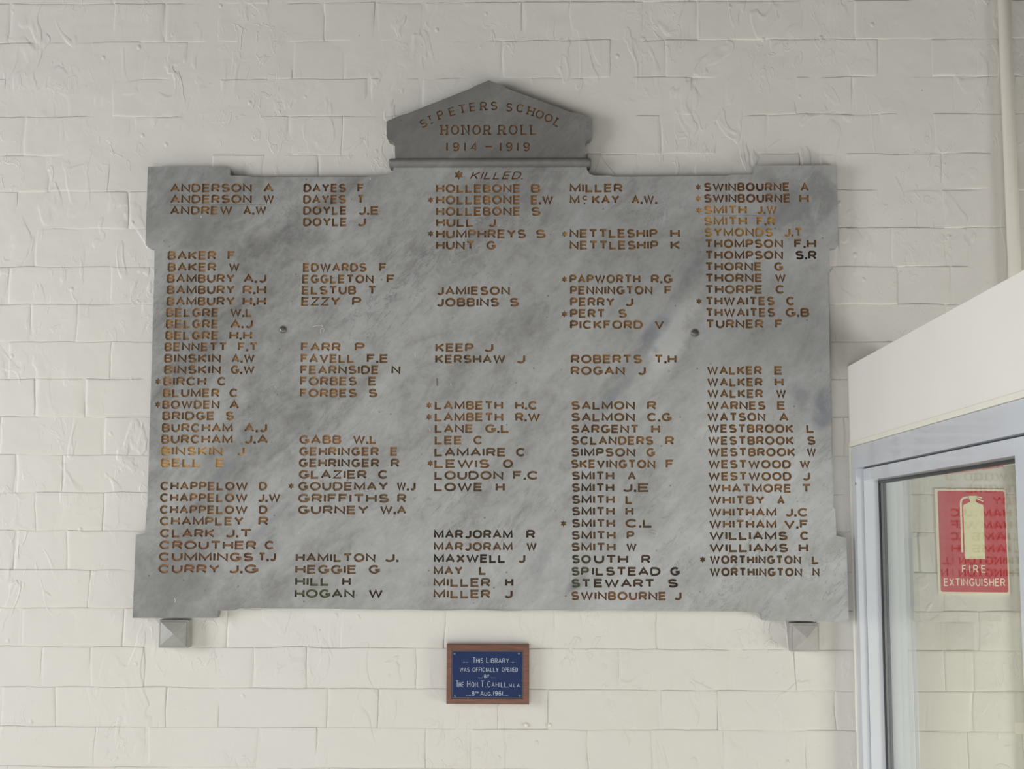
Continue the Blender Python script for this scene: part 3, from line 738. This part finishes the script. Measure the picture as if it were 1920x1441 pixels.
slab = slab_from(FO, YS, rects, 'slab', store)

# pediment above the bead
YP = -.038
hst = ([], [])
hq = []
def glyph_at(ch, px, py, rot, h, wsc, t, serif=True):
    wd, pls = GL[ch]; c = P2(px, py, YP); k = 1.165e-3; hh = h * k; ww = max(wd, 0) * hh * wsc
    ps = [list(p) for p in pls]
    if serif:
        for (sx, sy) in SERIF_ENDS.get(ch, []):
            e = .17 / max(wd * wsc, .12) if wd > 0 else 0
            if wd > 0: ps.append([(sx - e, sy), (sx + e, sy)])
    out = []
    ca, sa = math.cos(math.radians(rot)), math.sin(math.radians(rot))
    for pl in ps:
        q = [((a - .5) * ww, (b - .5) * (hh - t)) for a, b in pl]
        for quad in ribbon(q, t):
            out.append([Vector((c.x + p.x * ca - p.y * sa, c.y + p.x * sa + p.y * ca)) for p in quad])
    return out
def Z(X, Y): return 700 + X / 4.3636, 130 + Y / 4.3636
arcq = []
for ch, X, Y, rot in (('S',410,442,22),('P',550,372,20),('E',645,345,16),('T',728,322,11),('E',812,307,7),('R',902,300,2),('S',988,298,-1),('S',1112,310,-8),('C',1202,317,-9),('H',1290,342,-16),('O',1362,368,-21),('O',1435,398,-24),('L',1508,435,-32)):
    px, py = Z(X, Y); arcq += glyph_at(ch, px, py, rot, 17.0, .72, .0031)
px, py = Z(462, 398); arcq += glyph_at('T', px, py, 20, 10, .7, .0024, False)
px, py = Z(480, 440); arcq += glyph_at('-', px, py, 22, 10, .8, .0022, False)
def glyph_row(text, px0, px1, py, h, t):
    n = len(text); out = []
    wd = [max(GL[c][0], .28) for c in text]; tot = sum(wd) + .42 * (n - 1); u = (px1 - px0) / tot; x = px0
    for c, w_ in zip(text, wd):
        out += glyph_at(c, x + w_ * u / 2, py, 0, h, u / h * .86, t); x += (w_ + .42) * u
    return out
honq = glyph_row('HONOR', 827, 919.5, 243.4, 20, .0034) + glyph_row('ROLL', 934.5, 1006, 243.2, 20, .0034)
yrq = glyph_row('1914', 835.5, 895, 275, 18, .0034) + glyph_at('-', 916.5, 275, 0, 18, 1.2, .0030, False) + glyph_row('1919', 936, 993, 275, 18, .0034)
hpoly = [P2(a, b, YP) for a, b in ((782,289),(1058,289),(1058,213),(1000,189),(960,180),(872,180),(835,190),(782,213))]
engH = engrave([(arcq, 'r', 'engraved_heading#a'), (honq, 'r', 'engraved_heading#b'), (yrq, 'r', 'engraved_heading#c')], poly=hpoly, store=hst, y=YP)
HO = [(724.5,227.4,0,0),(752,215.6,0,0),(761,214.6,0,-1.8),(883,166.4,0,-1.8),(889,161.8,0,0),(916.6,150.2,0,0),(945.2,161,0,0),(948,164.8,1,-2.4),(1073,211,1,-2.4),(1080.5,210.6,0,0),(1110.7,221.7,0,0),(1109.8,256,0,0),(1107.5,260,0,0),
      (1103.3,261.8,0,0),(1099.5,264.4,0,0),(1097.2,269,0,0),(1095.3,298,0,0),(741.3,298,0,0),(740.2,272,0,0),(737.8,266.5,0,0),(733,263,0,0),(728,261.5,0,0),(724.6,255,0,0)]
pedi = slab_from(HO, YP, [engH], 'pediment', hst)
pedi.data.materials[0] = M['marble_dark']
# bead moulding: a half round roll with worn ends
zc = P2(918, 304.6, YP).y; xa, xb = P2(728.5, 304, -.05).x, P2(1108.5, 304, -.05).x; R = .0098
V = []; Fc = []; ns, nl = 14, 12
xs = [xa, xa + .002, xa + .006] + [xa + .006 + (xb - xa - .012) * i / nl for i in range(1, nl)] + [xb - .006, xb - .002, xb]
for i, x in enumerate(xs):
    e = min(i, len(xs) - 1 - i); rr = R * (.80, .95, 1)[min(e, 2)]
    for k in range(ns + 1):
        a = math.pi * k / ns
        V.append(Vector((x, -.036 - rr * 1.25 * math.sin(a), zc + rr * math.cos(a))))
    V.append(Vector((x, -.0064, zc - rr))); V.append(Vector((x, -.0064, zc + rr)))
m_ = ns + 3
for i in range(len(xs) - 1):
    for k in range(m_): Fc.append((i * m_ + k, i * m_ + (k + 1) % m_, (i + 1) * m_ + (k + 1) % m_, (i + 1) * m_ + k))
Fc.append(tuple(range(m_))[::-1]); Fc.append(tuple((len(xs) - 1) * m_ + k for k in range(m_)))
o = bobj('bead_moulding', V, Fc, M['marble_dark'], smooth=True)
import bmesh
def fixn(o):
    bm = bmesh.new(); bm.from_mesh(o.data); bmesh.ops.recalc_face_normals(bm, faces=bm.faces[:]); bm.to_mesh(o.data); bm.free()
fixn(o)
for px, py, rot in ((530.5, 618, 92), (1302.8, 624, 55)):
    q = W(px, py, YS)
    b = MB(); b.lathe([(.0098, 0), (.0095, -.0006), (.0080, -.0010)], (q.x, YS, q.z), n=28)
    ring = b.build('washer', M['halo']); ring.parent = board; ring.matrix_parent_inverse = Matrix.Translation(-board.location)
    b = MB(); b.lathe([(.0076, -.0008), (.0076, -.0020), (.0062, -.0032), (.0035, -.0040), (.0012, -.0042)], (q.x, YS, q.z), n=28)
    sc_ = b.build('screw', M['steel'], smooth=True); sc_.parent = board; sc_.matrix_parent_inverse = Matrix.Translation(-board.location)
    b = MB(); b.box(-.0060, .0060, -.0048, -.0030, -.0007, .0007)
    sl = b.build('screw_slot', M['slot']); sl.data.transform(Matrix.Translation((q.x, YS, q.z)) @ Matrix.Rotation(math.radians(rot), 4, 'Y'))
    sl.parent = sc_; sl.matrix_parent_inverse = Matrix.Translation(-board.location)

# white scratches and flecks of wall paint on the slab, one dark tool mark below KERSHAW
def fleck(pts, wpx, mat, name):
    P_ = [P2(*p) for p in pts]; V = []; Fc = []
    for q in ribbon([(p.x, p.y) for p in P_], wpx * 1.165e-3):
        k = len(V); V += [Vector((p.x, YS - .0004, p.y)) for p in q] + [Vector((p.x, YS, p.y)) for p in q]
        Fc.append((k, k + 1, k + 2, k + 3)); Fc += [(k + i, k + 4 + i, k + 4 + (i + 1) % 4, k + (i + 1) % 4) for i in range(4)]
    fixn(bobj(name, V, Fc, mat))
fleck([(586, 612.5), (592, 610.5), (600, 609.5), (606, 611.5)], 1.1, M['chip'], 'scratch')
fleck([(601, 624), (601, 617), (605, 614.5), (608, 618), (606, 622)], .9, M['chip'], 'scratch')
fleck([(778, 660), (778.6, 669)], 1.2, M['chip'], 'paint_fleck')
fleck([(845, 718), (846.3, 723)], 1.2, M['chip'], 'paint_fleck')
fleck([(805.5, 802), (806.5, 808)], 1.2, M['chip'], 'paint_fleck')
fleck([(377, 404), (377.4, 408)], 1.6, M['chip'], 'paint_fleck')
fleck([(693.8, 333), (694.4, 337)], 1.6, M['chip'], 'paint_fleck')
fleck([(327, 1121), (329, 1125), (328, 1129)], 1.4, M['chip'], 'paint_fleck')
fleck([(849, 921), (849.3, 927)], 1.2, M['chip'], 'paint_fleck')
fleck([(560, 997), (560.6, 1001)], 1.6, M['chip'], 'paint_fleck')
fleck([(819.4, 709), (819.8, 723)], 2.6, M['scar'], 'tool_mark')

# ------------------------------------------------------------------ stone bosses under the board
def boss(px0, px1, py0, py1, cx, cy, mat, label, flip):
    yb = -.036; a = W(px0, py0, yb); c = W(px1, py1, yb); p = W(cx, cy, yb - .006)
    t = empty('stone_boss'); t.location = ((a.x + c.x) / 2, 0, c.z); inv = Matrix.Translation(-t.location)
    tag(t, label, 'wall bracket')
    b = MB(); b.box(a.x, c.x, yb, -.0052, c.z, a.z, .0016)
    o = b.build('block', mat); o.parent = t; o.matrix_parent_inverse = inv
    e = .0035; x0, x1, z0, z1 = a.x + e, c.x - e, c.z + e, a.z - e
    b = MB()
    b.add([(x0, yb - .0002, z0), (x1, yb - .0002, z0), (x1, yb - .0002, z1), (x0, yb - .0002, z1),
           (x0 + .001, yb - .003, z0 + .001), (x1 - .001, yb - .003, z0 + .001), (x1 - .001, yb - .003, z1 - .001), (x0 + .001, yb - .003, z1 - .001), (p.x, yb - .013, p.z)],
          [(0, 1, 5, 4), (1, 2, 6, 5), (2, 3, 7, 6), (3, 0, 4, 7), (4, 5, 8), (5, 6, 8), (6, 7, 8), (7, 4, 8), (0, 3, 2, 1)])
    o = b.build('pyramid_face', mat); o.parent = t; o.matrix_parent_inverse = inv
boss(298.4, 352.5, 1161.5, 1214.4, 326.5, 1187.5, M['boss_l'], 'small grey stone block with pyramid face under the lower left corner of the board', 0)
boss(1482.5, 1537.3, 1167.5, 1221.5, 1512, 1195, M['boss_r'], 'small pinkish stone block with pyramid face under the lower right corner, beside the door frame', 1)

# ------------------------------------------------------------------ library opening plaque
YQ = -.026
pl = tag(empty('library_plaque'), 'small navy blue plaque in a red-brown timber frame on the wall below the marble board', 'plaque')
q = W(915, 1320, YQ); pl.location = (q.x, 0, q.z); inv = Matrix.Translation(-pl.location)
def pobj(o, par=pl): o.parent = par; o.matrix_parent_inverse = inv; return o
def Q(X, Y, y=YQ): return W(820 + X / 9.605, 1190 + Y / 9.605, y)
oa, oc = Q(170, 163), Q(1652, 1251); ia, ic = Q(262, 282), Q(1542, 1148)
V = []; Fc = []
def rr(x0, x1, z0, z1, y): return [Vector((x0, y, z0)), Vector((x1, y, z0)), Vector((x1, y, z1)), Vector((x0, y, z1))]
rings = [rr(oa.x, oc.x, oc.z, oa.z, .003), rr(oa.x, oc.x, oc.z, oa.z, YQ + .003), rr(oa.x + .0015, oc.x - .0015, oc.z + .0015, oa.z - .0015, YQ + .0005), rr(ia.x - .001, ic.x + .001, ic.z - .001, ia.z + .001, YQ),
         rr(ia.x, ic.x, ic.z, ia.z, YQ + .001), rr(ia.x, ic.x, ic.z, ia.z, YQ + .0045)]
for r in rings: V += r
for r in range(len(rings) - 1):
    for i in range(4): Fc.append((r * 4 + i, r * 4 + (i + 1) % 4, r * 4 + 4 + (i + 1) % 4, r * 4 + 4 + i))
Fc.append((0, 3, 2, 1)); Fc.append((20, 21, 22, 23))
o = pobj(mesh_obj('timber_frame', V, Fc, M['wood'])); fixn(o)
b = MB(); b.box(ia.x + .0006, ic.x - .0006, YQ + .0022, YQ + .0044, ic.z + .0006, ia.z - .0006, .0003)
pobj(b.build('plate_edge', M['plate_edge']))
b = MB(); b.box(ia.x + .0016, ic.x - .0018, YQ + .0014, YQ + .0040, ic.z + .0016, ia.z - .0014, .0003)
pobj(b.build('blue_plate', M['blue']))
YT = YQ + .0014
def flat_text(quads, y, thick, name, mat, par_fn, step=.00001):
    V = []; Fc = []
    for n_, q in enumerate(quads):
        k = len(V); m_ = len(q); yy = y - thick - (n_ % 5) * step
        V += [Vector((p.x, yy, p.y)) for p in q] + [Vector((p.x, y, p.y)) for p in q]
        Fc.append(tuple(k + i for i in range(m_)))
        for i in range(m_): j = (i + 1) % m_; Fc.append((k + i, k + m_ + i, k + m_ + j, k + j))
    o = mesh_obj(name, V, Fc, mat); fixn(o); return par_fn(o)
def pword(text, X0, X1, Yb, cap, t=.00092, gap=.30):
    a = Q(X0, Yb, YT); c = Q(X1, Yb, YT); h = cap / 9.605 * 1.17e-3
    return [[Vector((p.x, p.y + a.z)) for p in q] for q in layout(text, a.x, c.x, h, t, gap)]
def dots(X0, X1, Y):
    out = []
    for k in range(4):
        q = Q(X0 + (X1 - X0) * k / 3, Y, YT); s = .00055
        out.append([Vector((q.x - s, q.z - s)), Vector((q.x + s, q.z - s)), Vector((q.x + s, q.z + s)), Vector((q.x - s, q.z + s))])
    return out
rows = [
 dots(468, 548, 492) + pword('T', 635, 690, 500, 98) + pword('HIS', 700, 825, 500, 82) + pword('L', 882, 932, 500, 98) + pword('IBRARY', 950, 1290, 500, 80) + dots(1328, 1398, 492),
 pword('WAS', 402, 580, 662, 74) + pword('OFFICIALLY', 635, 1100, 662, 76) + pword('OPENED', 1162, 1448, 662, 76),
 dots(742, 808, 770) + pword('BY', 843, 935, 775, 60) + dots(978, 1048, 770),
 pword('T', 328, 385, 938, 115) + pword('HE', 388, 478, 938, 88) + pword('H', 537, 592, 938, 112) + pword('ON.', 612, 748, 938, 88) + pword('T.', 778, 872, 938, 112) + pword('C', 903, 958, 942, 112) + pword('AHILL,', 975, 1275, 940, 88) + pword('M.L.A.', 1290, 1502, 938, 62, .0008),
 dots(530, 598, 1090) + pword('8', 622, 668, 1092, 80) + pword('TH', 682, 748, 1052, 38, .0007) + pword('A', 772, 838, 1092, 80) + pword('UG.', 848, 978, 1092, 66) + pword('1961', 1008, 1178, 1092, 80) + dots(1195, 1265, 1090),
]
for r in rows: flat_text(r, YT, .00025, 'lettering', M['lettering'], pobj)
for X, Y, rot in ((313, 335, 10), (1470, 330, 60), (320, 1097, 0), (1485, 1092, 100)):
    q = Q(X, Y, YT)
    b = MB(); b.lathe([(.0029, 0), (.0028, -.0006), (.0018, -.0011), (.0006, -.0012)], (q.x, YT, q.z), n=16)
    s = pobj(b.build('screw', M['screw'], smooth=True))
    b = MB(); b.box(-.0022, .0022, -.0015, -.0009, -.0004, .0004)
    sl = b.build('screw_slot', M['slot']); sl.data.transform(Matrix.Translation((q.x, YT, q.z)) @ Matrix.Rotation(math.radians(rot), 4, 'Y'))
    sl.parent = s; sl.matrix_parent_inverse = inv

# ------------------------------------------------------------------ painted service pipe
pa = W(1888.5, 0, -.02); R = .0142; px_ = pa.x
px_ = W(1902, 480, -.02).x
pipe = tag(empty('service_pipe'), 'cream painted vertical pipe clipped to the brick wall at the far right', 'pipe')
pipe.location = (px_, 0, 0); inv = Matrix.Translation(-pipe.location)
b = MB(); b.lathe([(R, 0), (R, 1.2), (R, 2.4), (R, H)], (px_, -.0185, 0), 'z', 28)
o = b.build('tube', M['pipe'], smooth=True); o.parent = pipe; o.matrix_parent_inverse = inv
for zc_ in (W(1906, 1363).z, .6, H - .15):
    b = MB(); b.box(px_ - .034, px_ + .034, -.0055, .001, zc_ - .013, zc_ + .013, .002)
    b.lathe([(R + .0015, -.011), (R + .0022, -.009), (R + .0022, .009), (R + .0015, .011)], (px_, -.0185, zc_), 'z', 28)
    s = b.build('saddle_clip', M['pipe']); s.parent = pipe; s.matrix_parent_inverse = inv
    for sx in (-1, 1):
        b = MB(); b.lathe([(.0042, -.005), (.0040, -.007), (.0022, -.0082), (.0006, -.0084)], (px_ + sx * .0255, 0, zc_), n=16)
        c_ = b.build('screw', M['pipe'], smooth=True); c_.parent = s; c_.matrix_parent_inverse = inv

# ------------------------------------------------------------------ partition with glazed door
XP = W(1588.5, 720).x; XF = W(1594.5, 860).x; XD = W(1611.5, 1000).x; XG = W(1644, 1000).x; XO = W(1692, 1000).x
zt = W(1588, 687.5).z; zb_ = W(1594.5, 829.5).z; zf = W(1595, 838.5).z; zg = W(1611, 879.2).z
zr = U(1902, 853.5, XD).z
YN = -2.75                                    # the partition runs on towards the camera
b = MB(); b.box(XP, XP + .115, YN, .0, zb_, zt, .0008); WR = b
b = MB()
b.box(XP - .0015, XP + .05, YN, -.0, zf + .0005, zb_, .0012)
struct(b.build('trim_1', M['bead']))
z_end = 0.0
# sealant in the corner between frame and bricks
b = MB()
V = []; Fc = []
nz_ = 60
for i in range(nz_ + 1):
    z = z_end + (zf - z_end) * i / nz_; wv = .0012 * noise.noise(Vector((3, 1, z * 16)))
    V += [Vector((XF + .003, -.008 + wv, z)), Vector((XF - .0035 + wv, -.004, z)), Vector((XF - .0068 + wv * 1.6, .002, z)), Vector((XF + .003, .004, z))]
for i in range(nz_):
    for k in range(4): Fc.append((i * 4 + k, i * 4 + (k + 1) % 4, i * 4 + 4 + (k + 1) % 4, i * 4 + 4 + k))
o = struct(mesh_obj('trim_2', V, Fc, M['bead'], smooth=True)); fixn(o)
door = struct(empty('door_1')); door.location = (XD, -.5, 0); inv = Matrix.Translation(-door.location)
def dobj(o): o.parent = door; o.matrix_parent_inverse = inv; return o
yj = U(1607.5, 1000, XF).y                    # room-side edge of the fixed jamb
yn = U(1902.5, 857, XD).y                     # far edge of the near stile
ys_ = U(1622, 1000, XD).y                     # near edge of the far stile
WR.box(XP, XP + .115, YN, yn - .175, 0, zb_ + .001); struct(WR.build('wall_right', M['panel']))
b = MB(); b.box(XF, XO + .01, yn - .175, 0, zg, zf, .0008); dobj(b.build('frame_head', M['alu']))
b = MB(); b.box(XF, XO + .01, yj, 0, 0, zg, .0008); dobj(b.build('frame_jamb', M['alu']))
b = MB(); b.box(XF, XO + .01, yn - .175, yn - .127, 0, zg, .0008); dobj(b.build('frame_jamb', M['alu']))
ge = .0022
b = MB(); b.box(XD, XO, ys_, yj - ge - .0005, .012, zg - ge, .0009); dobj(b.build('stile', M['alu']))
b = MB(); b.box(XD, XO, yn - .125, yn, .012, zg - ge, .0009); dobj(b.build('stile', M['alu']))
b = MB(); b.box(XD, XO, yn, ys_, zr, zg - ge, .0009); dobj(b.build('top_rail', M['alu']))
b = MB(); b.box(XD, XO, yn, ys_, .012, .22, .0009); dobj(b.build('bottom_rail', M['alu']))
# dark strips in the gap round the leaf, its shade put in as colour
b = MB(); b.box(XD + .004, XO - .004, yj - ge - .0005, yj, 0.005, zg); b.box(XD + .004, XO - .004, yn - .125, yj, zg - ge, zg); dobj(b.build('gap_shade_strip', M['gap']))
# black gasket round the pane, two ribs
b = MB(); g0, g1 = XG - .0070, XG + .0085
for (xa_, xb_) in ((g0, XG - .003), (XG + .003, g1)):
    b.box(xa_, xb_, ys_ - .006, ys_, .22, zr, .0008)
    b.box(xa_, xb_, yn, yn + .006, .22, zr, .0008)
    b.box(xa_, xb_, yn, ys_, zr - .0048, zr, .0008)
    b.box(xa_, xb_, yn, ys_, .22, .2265, .0008)
dobj(b.build('glazing_gasket', M['rubber']))
b = MB(); b.box(XG - .003, XG + .003, yn - .004, ys_ + .004, .216, zr + .004); dobj(b.build('glass_pane', M['glass']))
for (px, py) in ((1604.6, 906.5),):
    q = U(px, py, XF); b = MB(); b.lathe([(.0032, 0), (.0030, -.0008), (.0012, -.0012)], (XF, q.y, q.z), 'x', 16); dobj(b.build('screw', M['steel'], smooth=True))

# ------------------------------------------------------------------ fire extinguisher sign on the bricks beyond the glass
YF_ = -.0065
sg = tag(empty('fire_extinguisher_sign'), 'red and cream fire extinguisher sign on the brick wall seen through the glazed door', 'sign')
q = W(1825, 1115, YF_); sg.location = (q.x, 0, q.z); inv_s = Matrix.Translation(-sg.location)
def sobj(o): o.parent = sg; o.matrix_parent_inverse = inv_s; return o
def SG(X, Y): q = W(1740 + X / 6.266, 900 + Y / 6.266, YF_); return Vector((q.x, q.z))   # pixels of a 6.27x enlargement
def prism(pts, y0, y1, name, mat):
    n = len(pts); V = [Vector((p.x, y0, p.y)) for p in pts] + [Vector((p.x, y1, p.y)) for p in pts]
    tri = tessellate_polygon([[Vector((p.x, p.y, 0)) for p in pts]])
    Fc = [tuple(t) for t in tri] + [tuple(i + n for i in t) for t in tri]
    for i in range(n): j = (i + 1) % n; Fc.append((i, j, n + j, n + i))
    o = mesh_obj(name, V, Fc, mat); fixn(o); return sobj(o)
def roundrect(cs, r, k=5):
    out = []
    for i in range(4):
        p, a, c = cs[i], cs[i - 1], cs[(i + 1) % 4]
        u = (a - p).normalized() * r; v = (c - p).normalized() * r
        for t in range(k + 1):
            f = t / k * math.pi / 2
            out.append(p + u * (1 - math.sin(f)) + v * (1 - math.cos(f)))
    return out
prism(roundrect([SG(80, 98), SG(908, 106), SG(968, 1348), SG(122, 1334)], .002), .002, YF_, 'sign_panel', M['sign_border'])
prism(roundrect([SG(113, 124), SG(898, 132), SG(944, 1318), SG(152, 1308)], .0045), YF_ - .0002, YF_ - .0005, 'red_field', M['sign_red'])
icon = [(468,182),(570,182),(570,205),(558,240),(566,256),(648,292),(670,926),(433,926),(412,292),(497,252),(494,240),(484,216),(468,212)]
prism([SG(*p) for p in icon], YF_ - .0005, YF_ - .0008, 'extinguisher_pictogram', M['sign_cream'])
hose = [SG(*p) for p in [(478, 198), (440, 201), (408, 214), (388, 240), (384, 275), (403, 846)]]
flat_text(ribbon([(p.x, p.y) for p in hose], .0042), YF_ - .0005, .0003, 'hose_pictogram', M['sign_border'], sobj)
hd = ribbon([(SG(565, 192).x, SG(565, 192).y), (SG(635, 208).x, SG(635, 208).y)], .0024) + ribbon([(SG(560, 208).x, SG(560, 208).y), (SG(650, 248).x, SG(650, 248).y)], .0026)
flat_text(hd, YF_ - .0005, .0003, 'handle_pictogram', M['sign_border'], sobj)
def sword(text, X0, X1, Yt, Yb, t, gap):
    a, c = SG(X0, Yb), SG(X1, Yb); h = SG(X0, Yt).y - a.y
    return [[Vector((p.x, p.y + a.y)) for p in q] for q in layout(text, a.x, c.x, h, t, gap)]
flat_text(sword('FIRE', 400, 680, 995, 1085, .0022, .55), YF_ - .0005, .0003, 'lettering', M['sign_border'], sobj)
flat_text(sword('EXTINGUISHER', 187, 907, 1150, 1242, .0021, .20), YF_ - .0005, .0003, 'lettering', M['sign_border'], sobj)
